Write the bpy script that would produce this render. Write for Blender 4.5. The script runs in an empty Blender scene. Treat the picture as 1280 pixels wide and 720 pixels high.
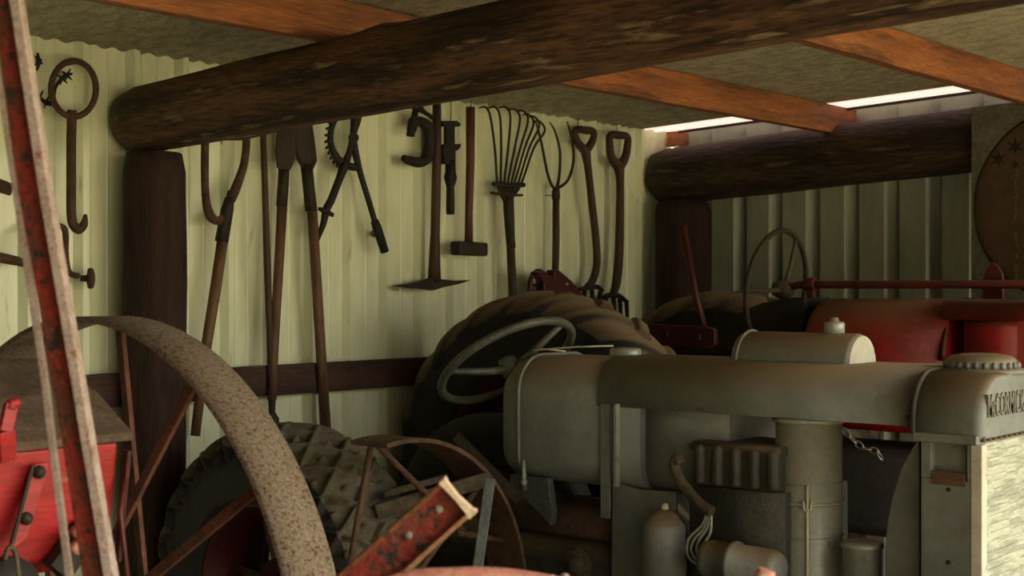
import bpy, math, random
from mathutils import Vector as V, Matrix, noise
random.seed(7)
PI = math.pi
sc = bpy.context.scene
COL = sc.collection
# ------------------------------------------------------------------ camera, world, light
CAM = V((-6.435, -4.31, 1.5)); FPX = 1750.0
FWD = V((.7625, .647, 0)).normalized(); RGT = V((FWD.y, -FWD.x, 0)); UP = V((0, 0, 1)); HOR = 363.0
cd = bpy.data.cameras.new('camera'); cam = bpy.data.objects.new('camera', cd); COL.objects.link(cam)
cam.location = CAM; cam.rotation_euler = (PI/2, 0, math.atan2(FWD.y, FWD.x) - PI/2)
cd.sensor_width = 36; cd.lens = 36*FPX/1280; cd.shift_y = 3/1280; cd.clip_start = .05
cd.dof.use_dof = True; cd.dof.focus_distance = 4.2; cd.dof.aperture_fstop = 7
sc.camera = cam
w = bpy.data.worlds.new('sky'); sc.world = w; w.use_nodes = True
nt = w.node_tree; bgn = nt.nodes['Background']
tc = nt.nodes.new('ShaderNodeTexCoord'); sx = nt.nodes.new('ShaderNodeSeparateXYZ'); cr = nt.nodes.new('ShaderNodeValToRGB')
nt.links.new(tc.outputs['Generated'], sx.inputs[0]); nt.links.new(sx.outputs['Z'], cr.inputs[0]); cx_ = nt.nodes.new('ShaderNodeMapRange'); cx_.inputs[1].default_value = -.62; cx_.inputs[2].default_value = .30; cx_.inputs[3].default_value = .10; cx_.inputs[4].default_value = 1.75
nt.links.new(sx.outputs['X'], cx_.inputs[0]); mxw = nt.nodes.new('ShaderNodeVectorMath'); mxw.operation = 'SCALE'
nt.links.new(cr.outputs[0], mxw.inputs[0]); nt.links.new(cx_.outputs[0], mxw.inputs['Scale']); nt.links.new(mxw.outputs[0], bgn.inputs[0])
e = cr.color_ramp.elements
e[0].position = 0.0; e[0].color = (1.3, 1.13, .76, 1)
e[1].position = 1.0; e[1].color = (.85, .92, 1.0, 1)
q = e.new(.16); q.color = (1.45, 1.30, .95, 1)
q = e.new(.24); q.color = (2.0, 1.95, 1.75, 1)
bgn.inputs[1].default_value = 1.0
sd = bpy.data.lights.new('sun', 'SUN'); sd.energy = 9; sd.angle = math.radians(1.5); sd.color = (1, .93, .80)
so = bpy.data.objects.new('sun', sd); COL.objects.link(so); so.location = (2, -9, 8)
so.rotation_euler = V((-.45, .40, -1.5)).to_track_quat('-Z', 'Y').to_euler()
vs = sc.view_settings; vs.view_transform = 'Standard'; vs.look = 'None'; vs.gamma = 1; vs.use_curve_mapping = False
vs.exposure = 1.33
sc.cycles.max_bounces = 8; sc.cycles.diffuse_bounces = 5

# ------------------------------------------------------------------ pixel -> place helpers (used as a tape measure)
def ray(px, py): return FWD + RGT*((px-640)/FPX) + UP*((HOR-py)/FPX)
def ony(px, py, t):                       # on the plane t metres in front of the tool wall
    d = ray(px, py); return CAM + d*((-t-CAM.y)/d.y)
def onx(px, py, s):                       # on the plane s metres from the right wall
    d = ray(px, py); return CAM + d*((-s-CAM.x)/d.x)
def onz(px, py, Z): return CAM + ray(px, py)*Z
def dep(p): return (p-CAM).dot(FWD)
def m(px_len, p): return px_len*dep(p)/FPX

# ------------------------------------------------------------------ materials
MATS = {}
def mat(name, col, col2=None, rough=.7, metal=0, scale=6, bump=.2, stretch=(1, 1, 1), dust=None, dustamt=.8, lo=.4, hi=.62,
        col3=None, scale3=25, lo3=.58, hi3=.66, spec=.4, bscale=None, fine=.35):
    if name in MATS: return MATS[name]
    M = bpy.data.materials.new(name); M.use_nodes = True; n = M.node_tree; L = n.links.new
    b = n.nodes['Principled BSDF']; b.inputs['Roughness'].default_value = rough; b.inputs['Metallic'].default_value = metal
    b.inputs['Specular IOR Level'].default_value = spec
    tcn = n.nodes.new('ShaderNodeTexCoord'); mp = n.nodes.new('ShaderNodeMapping'); mp.inputs['Scale'].default_value = stretch
    L(tcn.outputs['Object'], mp.inputs[0])
    def nz(s, det=5):
        t = n.nodes.new('ShaderNodeTexNoise'); t.inputs['Scale'].default_value = s; t.inputs['Detail'].default_value = det
        t.inputs['Roughness'].default_value = .6; L(mp.outputs[0], t.inputs['Vector']); return t
    def ramp(src, a, c):
        r = n.nodes.new('ShaderNodeValToRGB'); r.color_ramp.elements[0].position = a; r.color_ramp.elements[1].position = c
        L(src, r.inputs[0]); return r.outputs[0]
    def mix(f, a, c):
        x = n.nodes.new('ShaderNodeMix'); x.data_type = 'RGBA'; L(f, x.inputs[0])
        for k, vv in ((6, a), (7, c)):
            if isinstance(vv, tuple): x.inputs[k].default_value = (*vv, 1)
            else: L(vv, x.inputs[k])
        return x.outputs[2]
    base = nz(scale); c2 = col2 or tuple(v*.7 for v in col)
    c = mix(ramp(base.outputs[0], lo, hi), col, c2)
    if col3: c = mix(ramp(nz(scale3, 3).outputs[0], lo3, hi3), c, col3)
    if fine:
        x = n.nodes.new('ShaderNodeMix'); x.data_type = 'RGBA'; x.blend_type = 'MULTIPLY'; x.inputs[0].default_value = fine
        L(c, x.inputs[6]); L(ramp(nz(scale*7, 6).outputs[0], .36, .60), x.inputs[7]); c = x.outputs[2]
    if dust:
        g = n.nodes.new('ShaderNodeNewGeometry'); s = n.nodes.new('ShaderNodeSeparateXYZ'); L(g.outputs['Normal'], s.inputs[0])
        mr = n.nodes.new('ShaderNodeMapRange'); mr.inputs[1].default_value = .1; mr.inputs[2].default_value = .85
        mr.inputs[4].default_value = dustamt; L(s.outputs['Z'], mr.inputs[0]); 
        nzd = nz(4, 4); mm = n.nodes.new('ShaderNodeMath'); mm.operation = 'MULTIPLY_ADD'
        L(nzd.outputs[0], mm.inputs[0]); mm.inputs[1].default_value = .5; mm.inputs[2].default_value = .75
        m2 = n.nodes.new('ShaderNodeMath'); m2.operation = 'MULTIPLY'; m2.use_clamp = True; L(mr.outputs[0], m2.inputs[0]); L(mm.outputs[0], m2.inputs[1])
        c = mix(m2.outputs[0], c, dust)
    L(c, b.inputs['Base Color'])
    if bump:
        bn = n.nodes.new('ShaderNodeBump'); bn.inputs['Strength'].default_value = bump; bn.inputs['Distance'].default_value = .01
        L(nz(bscale or scale*5, 6).outputs[0], bn.inputs['Height']); L(bn.outputs[0], b.inputs['Normal'])
    MATS[name] = M; return M
DUST = (.21, .155, .085)
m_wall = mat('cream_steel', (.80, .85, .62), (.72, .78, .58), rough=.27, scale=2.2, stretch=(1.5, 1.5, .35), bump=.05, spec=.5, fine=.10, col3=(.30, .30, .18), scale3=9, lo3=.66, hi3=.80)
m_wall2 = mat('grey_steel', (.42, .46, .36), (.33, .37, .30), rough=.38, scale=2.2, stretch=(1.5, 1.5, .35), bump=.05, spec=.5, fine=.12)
m_roof = mat('roof_sheet', (.52, .48, .36), (.34, .32, .24), rough=.85, scale=16, stretch=(2.2, .8, 1), bump=.5, lo=.42, hi=.6, col3=(.46, .44, .33), scale3=45, lo3=.55, hi3=.7)
m_rafter = mat('orange_timber', (.40, .145, .05), (.20, .07, .03), rough=.6, scale=3.5, stretch=(.7, 7, 7), bump=.3, lo=.36, hi=.64, col3=(.06, .028, .015), scale3=2.6, lo3=.55, hi3=.70)
m_log = mat('log_wood', (.17, .085, .043), (.035, .016, .009), rough=.7, scale=3.5, stretch=(4, .5, 4), bump=1, lo=.40, hi=.58, col3=(.30, .21, .12), scale3=7, lo3=.58, hi3=.68, fine=.7, bscale=18)
m_post = mat('post_wood', (.045, .020, .012), (.02, .009, .006), rough=.8, scale=6, stretch=(5, 5, .7), bump=.8, col3=(.12, .045, .02), scale3=14, lo3=.66, hi3=.75)
m_rail = mat('rail_wood', (.075, .034, .022), (.035, .017, .012), rough=.75, scale=4, stretch=(.8, 5, 5), bump=.4)
m_floor = mat('dirt_floor', (.11, .085, .055), (.06, .045, .03), rough=.95, scale=3, bump=.7)
m_ground = mat('grass_ground', (.42, .34, .19), (.32, .27, .14), rough=.95, scale=1.5, bump=.3)
m_handle = mat('handle_wood', (.17, .095, .045), (.09, .045, .022), rough=.65, scale=5, stretch=(5, 5, .6), bump=.3)
m_handle_dk = mat('dark_handle_wood', (.085, .045, .025), (.04, .022, .014), rough=.65, scale=5, stretch=(5, 5, .6), bump=.3)
m_handle_red = mat('red_handle_wood', (.13, .045, .025), (.06, .025, .016), rough=.6, scale=5, stretch=(5, 5, .6), bump=.3)
m_iron = mat('dark_iron', (.030, .026, .019), (.05, .034, .02), rough=.65, metal=.2, scale=14, bump=.5)
m_rust = mat('rusty_iron', (.115, .060, .030), (.06, .032, .018), rough=.8, scale=18, bump=.6)
m_rim = mat('rusty_rim', (.17, .125, .085), (.31, .24, .17), rough=.85, scale=190, bump=.5, lo=.40, hi=.62, col3=(.09, .05, .03), scale3=110, lo3=.56, hi3=.64)
m_rimdk = mat('dark_red_spokes', (.16, .055, .032), (.08, .035, .02), rough=.75, scale=20, bump=.5)
m_tyre = mat('dusty_rubber', (.020, .019, .016), (.028, .026, .021), rough=.85, scale=8, bump=.4, dust=(.27, .19, .11), dustamt=.8)
m_side = mat('black_sidewall', (.016, .015, .013), (.022, .020, .017), rough=.8, scale=8, bump=.2)
m_tyre2 = mat('diamond_rubber', (.085, .074, .050), (.13, .11, .075), rough=.9, scale=10, bump=.5, dust=(.12, .10, .065), dustamt=.6)
m_grey = mat('grey_tractor_paint', (.19, .21, .20), (.145, .16, .15), rough=.5, scale=5, bump=.08, dust=(.20, .14, .075), dustamt=.95, fine=.15, col3=(.13, .085, .05), scale3=14, lo3=.68, hi3=.76)
m_greydk = mat('dark_engine_grey', (.050, .052, .040), (.03, .031, .025), rough=.6, scale=9, bump=.2, dust=(.13, .09, .05), dustamt=.8)
m_pale = mat('pale_grey_paint', (.60, .59, .48), (.50, .48, .37), fine=.1, rough=.6, scale=12, bump=.15, col3=(.25, .16, .09), scale3=30, lo3=.66, hi3=.72)
m_zinc = mat('galvanised_steel', (.31, .345, .32), (.39, .42, .38), fine=.15, rough=.42, metal=.25, scale=9, bump=.1, col3=(.15, .13, .09), scale3=12, lo3=.62, hi3=.75, dust=(.3, .24, .14), dustamt=.5)
m_core = mat('radiator_fins', (.50, .52, .41), (.33, .35, .27), rough=.6, scale=5, bump=.1, stretch=(2, 1, 12), lo=.44, hi=.56, fine=.2)
m_rustpatch = mat('rust_patch', (.16, .085, .045), (.11, .06, .035), rough=.8, scale=30, bump=.3)
m_red = mat('red_tractor_paint', (.29, .006, .008), (.20, .005, .006), rough=.45, scale=5, bump=.1, dust=(.12, .07, .035), dustamt=.92, col3=(.09, .03, .02), scale3=18, lo3=.66, hi3=.72)
m_reddk = mat('dark_red_paint', (.075, .012, .010), (.045, .010, .008), rough=.5, scale=8, bump=.2)
m_rodred = mat('rod_red_paint', (.12, .014, .012), (.07, .012, .010), rough=.5, scale=9, bump=.1, dust=(.12, .05, .03), dustamt=.4)
m_drill = mat('drill_red_paint', (.42, .014, .016), (.30, .012, .012), rough=.5, scale=3, stretch=(1, 1, 6), bump=.1, col3=(.26, .12, .07), scale3=7, lo3=.64, hi3=.74)
m_lid = mat('dusty_lid', (.14, .095, .06), (.09, .06, .04), rough=.9, scale=14, bump=.4)
m_rustred = mat('rusted_red_paint', (.27, .028, .016), (.13, .038, .018), rough=.6, scale=18, bump=.6, lo=.42, hi=.58, col3=(.035, .022, .014), scale3=50, lo3=.55, hi3=.63)
m_rustbrown = mat('rusted_brown_red', (.26, .075, .022), (.12, .045, .02), rough=.75, scale=30, bump=.5, col3=(.03, .02, .013), scale3=60, lo3=.58, hi3=.68)
m_edge = mat('pale_beige_lit_edge', (.46, .37, .33), (.36, .27, .23), rough=.6, scale=30, bump=.4, col3=(.30, .12, .07), scale3=60, lo3=.62, hi3=.70)  # pale beige; on the near irons it paints light catching the edges
m_pink = mat('faded_salmon_paint', (.62, .27, .20), (.50, .20, .15), rough=.6, scale=16, bump=.3, col3=(.6, .48, .34), scale3=30, lo3=.62, hi3=.7)
m_wire = mat('dull_steel_wire', (.10, .085, .05), (.06, .05, .03), rough=.6, metal=.3, scale=20, bump=.1)
m_panel = mat('grey_board', (.16, .15, .115), (.11, .10, .08), rough=.75, scale=7, bump=.1)
m_disc = mat('brown_disc', (.105, .062, .038), (.075, .05, .033), fine=.15, rough=.7, scale=7, bump=.2, col3=(.10, .11, .075), scale3=11, lo3=.66, hi3=.74)
m_black = mat('black_iron', (.014, .011, .009), (.02, .016, .013), rough=.7, scale=9, bump=.3)
m_chain = mat('bright_chain', (.55, .53, .52), (.4, .38, .38), rough=.35, metal=.6, scale=9, bump=.1)
m_timber = mat('old_plank', (.10, .078, .05), (.06, .045, .03), rough=.9, scale=8, bump=.5)
m_blue = mat('blue_grey_steel', (.11, .13, .13), (.08, .09, .09), rough=.5, metal=.2, scale=8, bump=.2)
m_sheet = bpy.data.materials.new('translucent_sheet'); m_sheet.use_nodes = True
_n = m_sheet.node_tree; _n.nodes.clear(); _o = _n.nodes.new('ShaderNodeOutputMaterial'); _mx = _n.nodes.new('ShaderNodeMixShader')
_t = _n.nodes.new('ShaderNodeBsdfTranslucent'); _t.inputs[0].default_value = (.50, .43, .41, 1); _d = _n.nodes.new('ShaderNodeBsdfDiffuse'); _d.inputs[0].default_value = (.7, .62, .58, 1)
_mx.inputs[0].default_value = .3
_n.links.new(_t.outputs[0], _mx.inputs[1]); _n.links.new(_d.outputs[0], _mx.inputs[2]); _n.links.new(_mx.outputs[0], _o.inputs[0])

# ------------------------------------------------------------------ mesh builder
class MB:
    def __init__(s): s.v = []; s.f = []; s.sm = []
    def add(s, vs_, fs, smooth=True):
        o = len(s.v); s.v += [V(p) for p in vs_]; s.f += [tuple(i+o for i in f) for f in fs]; s.sm += [smooth]*len(fs); return s
    def box(s, c, size, M=None):
        M = M or Matrix.Identity(3); h = V(size)/2
        pts = [V(c) + M @ V((x*h.x, y*h.y, z*h.z)) for x in (-1, 1) for y in (-1, 1) for z in (-1, 1)]
        return s.add(pts, [(0, 1, 3, 2), (4, 6, 7, 5), (0, 4, 5, 1), (2, 3, 7, 6), (0, 2, 6, 4), (1, 5, 7, 3)], False)
    def bar(s, a, b, w_, d_, side=V((0, 0, 1))):      # rectangular bar from a to b; w_ across 'side'
        a = V(a); b = V(b); z = (b-a).normalized(); y = side - z*side.dot(z)
        y.normalize(); x = y.cross(z); M = Matrix((x, y, z)).transposed()
        return s.box((a+b)/2, (d_, w_, (b-a).length), M)
    def rings(s, R, closed=False, caps=True, smooth=True):
        n = len(R[0]); vs_ = [p for r in R for p in r]; fs = []
        k = len(R)
        for i in range(k if closed else k-1):
            a = i*n; b = ((i+1) % k)*n
            for j in range(n): jj = (j+1) % n; fs.append((a+j, a+jj, b+jj, b+j))
        s.add(vs_, fs, smooth)
        if caps and not closed:
            o = len(s.v)-len(vs_)
            s.f.append(tuple(o+j for j in reversed(range(n)))); s.f.append(tuple(o+(k-1)*n+j for j in range(n))); s.sm += [False, False]
        return s
    def tube(s, pts, r, n=10, closed=False, flat=1.0, fdir=None):
        pts = [V(p) for p in pts]; k = len(pts); rr = r if isinstance(r, (list, tuple)) else [r]*k; R = []; px = None
        for i in range(k):
            if closed: t = pts[(i+1) % k]-pts[i-1]
            else: t = pts[min(i+1, k-1)]-pts[max(i-1, 0)]
            t.normalize()
            if px is None:
                a = fdir or (V((0, 0, 1)) if abs(t.z) < .8 else V((1, 0, 0))); px = a - t*a.dot(t)
            else: px = px - t*px.dot(t)
            px.normalize(); py = t.cross(px)
            R.append([pts[i] + px*(rr[i]*math.cos(2*PI*j/n)*flat) + py*(rr[i]*math.sin(2*PI*j/n)) for j in range(n)])
        return s.rings(R, closed)
    def lathe(s, prof, c, ax, n=24, a0=0, a1=2*PI, smooth=True):     # prof: (radius, along)
        c = V(c); ax = V(ax).normalized(); u = ax.orthogonal().normalized(); w_ = ax.cross(u); full = abs(a1-a0-2*PI) < 1e-6
        R = []
        N = n if full else n+1
        for (r, h) in prof:
            R.append([c + ax*h + (u*math.cos(a0+(a1-a0)*j/n) + w_*math.sin(a0+(a1-a0)*j/n))*max(r, 1e-4) for j in range(N)])
        return s.rings(R, smooth=smooth, caps=prof[0][0] < .0021)
    def prism(s, pts, off, smooth=False):                # polygon pts extruded by vector off
        pts = [V(p) for p in pts]; off = V(off); n = len(pts)
        s.add(pts+[p+off for p in pts], [tuple(reversed(range(n))), tuple(range(n, 2*n))]+[(i, (i+1) % n, n+(i+1) % n, n+i) for i in range(n)], False)
        return s
    def ball(s, c, r, n=12, sc_=(1, 1, 1)):
        R = []
        for i in range(n//2+1):
            a = -PI/2 + PI*i/(n//2); rr = max(math.cos(a), .01)
            R.append([V(c)+V((r*rr*math.cos(2*PI*j/n)*sc_[0], r*rr*math.sin(2*PI*j/n)*sc_[1], r*math.sin(a)*sc_[2])) for j in range(n)])
        return s.rings(R)
    def build(s, name, mt, parent=None, bevel=0, kind=None, mod=None):
        root = parent
        while root is not None and root.parent is not None: root = root.parent
        if root is not None: org = V(root['org'])
        else:
            lo = V([min(p[i] for p in s.v) for i in range(3)]); hi = V([max(p[i] for p in s.v) for i in range(3)])
            org = V(((lo.x+hi.x)/2, (lo.y+hi.y)/2, lo.z))
        me = bpy.data.meshes.new(name); me.from_pydata([p-org for p in s.v], [], s.f); me.validate()
        if len(me.polygons) == len(s.sm):
            me.polygons.foreach_set('use_smooth', s.sm)
        me.materials.append(mt); me.update()
        import bmesh
        bm = bmesh.new(); bm.from_mesh(me); bmesh.ops.recalc_face_normals(bm, faces=bm.faces); bm.to_mesh(me); bm.free()
        o = bpy.data.objects.new(name, me); COL.objects.link(o)
        if parent is None: o.location = org
        else: o.parent = parent
        if bevel:
            b = o.modifiers.new('bevel', 'BEVEL'); b.width = bevel; b.segments = 2; b.limit_method = 'ANGLE'
        if kind: o['kind'] = kind
        return o
def thing(name, label, cat, loc, group=None):
    o = bpy.data.objects.new(name, None); COL.objects.link(o); o.location = loc; o['org'] = tuple(loc); o.empty_display_size = .1
    o['label'] = label; o['category'] = cat
    if group: o['group'] = group
    return o
def tag(o, label, cat, group=None):
    o['label'] = label; o['category'] = cat
    if group: o['group'] = group
    return o
def part(mb, name, mt, parent, bevel=0, label=None):
    o = mb.build(name, mt, parent, bevel)
    if label: o['label'] = label
    return o
def struct(mb, name, mt, bevel=0): return mb.build(name, mt, None, bevel, 'structure')

# ------------------------------------------------------------------ the setting
def roofz(t): return 2.355 + .04*t
def logz(t): return 2.102 + .042*t
def rib_profile(a, b, ph, pitch, minor=True):
    """offset (across, out) polyline of ribbed cladding between a and b"""
    pts = []; k0 = math.floor((a-ph)/pitch)-1; k = k0
    while ph+k*pitch < b+pitch:
        c = ph+k*pitch
        if not minor:
            pts += [(c+d, h) for d, h in ((-.042, 0), (-.036, -.052), (-.010, -.052), (.040, 0))]; k += 1; continue
        for d, h in ((-.032, 0), (-.010, .028), (.014, .028), (.020, 0), (.034, 0), (.036, .003), (.040, 0), (pitch*.5-.005, 0), (pitch*.5, .003), (pitch*.5+.005, 0)):
            pts.append((c+d, h))
        k += 1
    return [p for p in pts if a <= p[0] <= b]
def sheetmesh(pts_lo, pts_hi, thick):
    mb = MB(); n = len(pts_lo); t = V(thick)
    v = pts_lo+pts_hi+[p+t for p in pts_lo]+[p+t for p in pts_hi]
    f = []
    for i in range(n-1):
        f.append((i, i+1, n+i+1, n+i)); f.append((2*n+i, 3*n+i, 3*n+i+1, 2*n+i+1))
        f.append((i, 2*n+i, 2*n+i+1, i+1)); f.append((n+i, n+i+1, 3*n+i+1, 3*n+i))
    f.append((0, n, 3*n, 2*n)); f.append((n-1, 2*n-1+0*n, 4*n-1, 3*n-1))
    mb.add(v, f, False); return mb
pr = rib_profile(-7.35, 0.0, -1.997, .2105)
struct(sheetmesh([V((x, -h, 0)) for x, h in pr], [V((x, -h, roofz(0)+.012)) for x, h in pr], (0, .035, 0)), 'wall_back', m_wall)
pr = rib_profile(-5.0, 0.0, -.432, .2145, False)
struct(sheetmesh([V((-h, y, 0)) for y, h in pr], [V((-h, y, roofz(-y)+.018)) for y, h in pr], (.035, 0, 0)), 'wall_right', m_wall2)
struct(MB().box((-7.35, -2.5, 1.3), (.06, 5.1, 2.6)), 'wall_left', m_rail)
def corr(x0, x1, pitch, amp, y0, y1, thick=.006):
    n = int((x1-x0)/pitch*8); lo = []; hi = []
    for i in range(n+1):
        x = x0+(x1-x0)*i/n; a = amp*math.sin(2*PI*x/pitch)+amp
        lo.append(V((x, y0, roofz(-y0)+a))); hi.append(V((x, y1, roofz(-y1)+a)))
    return sheetmesh(lo, hi, (0, 0, thick))
struct(corr(-7.4, -.30, .076, .005, .05, -5.05), 'ceiling', m_roof)
struct(corr(-.30, .06, .12, .012, .05, -5.05), 'window_1', m_sheet)
struct(MB().box((-3.67, -2.5, -.05), (7.4, 5.1, .1)), 'floor', m_floor)
g = struct(MB().box((-4, -35, -.12), (80, 59.9, .1)), 'ground', m_ground)

def log(a, b, ra, rb, seed, n=26, k=60, knots=()):
    a = V(a); b = V(b); ax = (b-a).normalized(); u = ax.orthogonal().normalized(); w_ = ax.cross(u); R = []
    for i in range(k+1):
        f = i/k; c = a.lerp(b, f); r = ra+(rb-ra)*f; L = (b-a).length*f
        if i in (0, k): r *= .88
        ring = []
        for j in range(n):
            th = 2*PI*j/n; d = u*math.cos(th)+w_*math.sin(th)
            q = noise.noise(V((d.x*1.6+seed, d.y*1.6+d.z*1.6, L*.9)))*.09 + noise.noise(V((d.x*5+seed, d.y*5+d.z*5, L*2.2)))*.035
            for kt, ka in knots:
                q += .10*math.exp(-((L-kt)/.06)**2)*max(0, math.cos(th-ka))**6
            ring.append(c+d*r*(1+q))
        R.append(ring)
    return MB().rings(R)
tag(log((-3.49, -.035, logz(.02)), (-3.49, -4.9, logz(4.9)), .122, .128, 3, knots=((.6, 1), (1.3, 4), (2.1, 2), (2.9, 5))).build('log_beam', m_log),
    'long debarked log beam crossing from above the left post toward the upper right', 'beam', 'round log beams')
tag(log((-.180, -.04, 2.113), (-.180, -4.9, 2.113+.045*4.9), .148, .150, 11, knots=((.9, 2), (1.6, 3))).build('log_beam', mat('dark_log_wood', (.085, .048, .026), (.03, .016, .010), rough=.7, scale=3.5, stretch=(4, .5, 4), bump=1, lo=.40, hi=.58, col3=(.13, .085, .05), scale3=7, lo3=.58, hi3=.7, fine=.7)),
    'dark log beam lying along the right wall under the skylight strip', 'beam', 'round log beams')
tag(log((-3.485, -.15, 0), (-3.485, -.15, 1.985), .112, .108, 21, k=30).build('wooden_post', m_post),
    'dark round post under the log beam, behind the spoked wheel', 'post', 'dark timber posts')
tag(log((-.205, -.205, 0), (-.205, -.205, 1.975), .152, .146, 27, k=30).build('wooden_post', m_post),
    'thick dark post in the corner between the tool wall and the ribbed right wall', 'post', 'dark timber posts')
def rafter(t, x0, x1, lab):
    z0 = logz(t)+.115; z1 = roofz(t)-.001
    tag(MB().box(((x0+x1)/2, -t, (z0+z1)/2), (x1-x0, .05, z1-z0)).build('timber_rafter', m_rafter, bevel=.004), lab, 'rafter', 'orange sawn rafters')
rafter(1.09, -7.3, -.02, 'orange sawn rafter nearest the tool wall, passing above the big log')
rafter(2.09, -7.3, -.02, 'orange sawn rafter at upper right, running from the big log to the sheet panel')
rafter(3.1, -7.3, -.02, 'orange sawn rafter overhead, third out from the tool wall')
rafter(4.1, -7.3, -.02, 'orange sawn rafter overhead, fourth out and nearest the open front')
tag(MB().box((-.09, -.10, roofz(.1)-.045), (.12, .07, .08)).build('timber_block', m_rafter, bevel=.004), 'small orange timber block under the roof at the far corner', 'block')
tag(MB().box((-.125, -2.5, roofz(2.5)-.010), (.010, 4.9, .014), Matrix.Rotation(-math.atan(.04), 3, 'X')).build('roof_batten', m_black), 'thin dark batten dividing the bright skylight strip along the right wall', 'batten')
zr = ony(519, 447.5, .07).z
tag(MB().box((-3.75, -.052, zr-.059), (7.1, .045, .118)).build('wall_rail', m_rail, bevel=.004), 'dark horizontal timber rail fixed low across the tool wall', 'rail')

# ------------------------------------------------------------------ tools on the wall; TT = distance in front of the cladding
TT = .09
def P(x, y, t=TT): return ony(x, y, t)
def tubepx(mb, pts, n=10, t=TT, flat=1.0):
    Q = []; R = []
    for q in pts:
        p = ony(q[0], q[1], q[3] if len(q) > 3 else t); Q.append(p); R.append(m(q[2], p))
    return mb.tube(Q, R, n, flat=flat, fdir=V((0, 1, 0)) if flat != 1 else None)
def smooth_pts(pts, k=5):
    out = []; n = len(pts)
    for i in range(n-1):
        p0 = pts[max(i-1, 0)]; p1 = pts[i]; p2 = pts[i+1]; p3 = pts[min(i+2, n-1)]
        for j in range(k):
            t = j/k
            out.append(tuple(.5*((2*b)+(-a+c)*t+(2*a-5*b+4*c-d)*t*t+(-a+3*b-3*c+d)*t**3) for a, b, c, d in zip(p0, p1, p2, p3)))
    out.append(tuple(pts[-1])); return out
def blade(mb, pts, th, t=TT):
    return mb.prism([ony(x, y, t+th/2) for x, y in pts], (0, th, 0))
def wire(root, x, y0, y1):      # hanging wire up to a nail in the cladding
    mb = MB(); a = ony(x, y0, TT); b = ony(x, y1, .03)
    mb.tube([a, ony(x+1, (y0+y1)/2, .05), b], .0022, 5); mb.tube([b, b+V((0, -.03, .0))], .003, 6); mb.tube([b, b+V((0, .045, 0))], .003, 6)
    part(mb, 'hanging_wire', m_wire, root)
def peg(root, x, y):            # nail from the tool back into the wall
    a = ony(x, y, TT); part(MB().tube([a, V((a.x, .01, a.z))], .0022, 6), 'hanging_nail', m_wire, root)
def tool(name, label, cat, x, y, group=None): return thing(name, label, cat, ony(x, y, TT), group)

# ring with hooked shank, far left
r = tool('ring_hook', 'rusty iron ring with a long hooked shank hanging left of the log end', 'hook', 92, 285)
part(MB().tube([ony(92+28*math.cos(a), 111+35*math.sin(a), TT) for a in [2*PI*i/30 for i in range(30)]], .011, 8, closed=True), 'ring', m_rust, r)
part(tubepx(MB(), smooth_pts([(90, 138, 6), (89, 180, 6), (89, 225, 6), (89, 262, 6), (91, 279, 6), (98, 287, 6), (105, 280, 5), (107, 268, 2)])), 'hook_shank', m_rust, r)
peg(r, 92, 80)
r = tool('barbed_wire_loop', 'small curl of dark barbed wire hanging behind the iron ring', 'wire', 65, 130)
mb = MB(); tubepx(mb, smooth_pts([(48, 120, 2), (58, 130, 2), (66, 126, 2.2), (70, 108, 2.2), (80, 96, 2), (90, 92, 1.5)]), 6, TT-.05)
for x, y in ((50, 121), (58, 127), (78, 98), (84, 94)):
    tubepx(mb, [(x-7, y-5, .8), (x, y, 2), (x+6, y+6, .8)], 6, TT-.05); tubepx(mb, [(x+4, y-8, .8), (x, y, 2), (x-3, y+8, .8)], 6, TT-.05)
part(mb, 'wire_strand', m_black, r); part(MB().tube([ony(66, 126, TT-.05), ony(66, 126, TT-.05)+V((0, .08, 0))], .003, 5), 'hanging_nail', m_iron, r)
mb = MB()
for pts in ([(47, 66, 1.5), (49, 78, 3), (46, 88, 1.5)], [(43, 82, 1), (48, 77, 3), (52, 74, 1)], [(44, 70, 1), (48, 74, 2.5), (53, 80, 1)]): tubepx(mb, pts, 6, .06)
mb.tube([ony(48, 77, .06), ony(48, 77, -.005)], .004, 6)
tag(mb.build('wire_barb', m_black), 'tiny dark star-shaped wire barb on the wall above the iron ring', 'wire')
# strap iron at far left edge
mb = MB(); tubepx(mb, [(-40, 222, 9), (-10, 229, 9), (14, 237, 8)], 8, flat=.5); mb.tube([ony(0, 232, TT), ony(0, 232, -.005)], .004, 6)
tag(mb.build('iron_strap', m_rust), 'brown iron strap at the left edge behind the leaning red bar', 'strap')
# carpenter's brace
r = tool('hand_brace', 'old hand brace with crank and round knob hanging behind the leaning red bar', 'brace', 60, 350)
part(tubepx(MB(), smooth_pts([(-30, 318, 6), (0, 322, 6.5), (20, 326, 6), (34, 328, 4.5), (38, 310, 4), (44, 288, 4), (60, 281, 4), (78, 284, 4), (82, 294, 4), (82, 318, 4), (86, 340, 4), (98, 345, 3.5)])), 'crank', m_rust, r)
c = ony(110, 348, TT); part(MB().lathe([(.001, -.025), (.010, -.025), (.012, -.005), (.034, 0), (.037, .008), (.034, .017), (.018, .022), (.001, .024)], c, V((.9, -.45, 0)), 20), 'knob', m_handle_dk, r)
peg(r, 60, 281)
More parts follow.
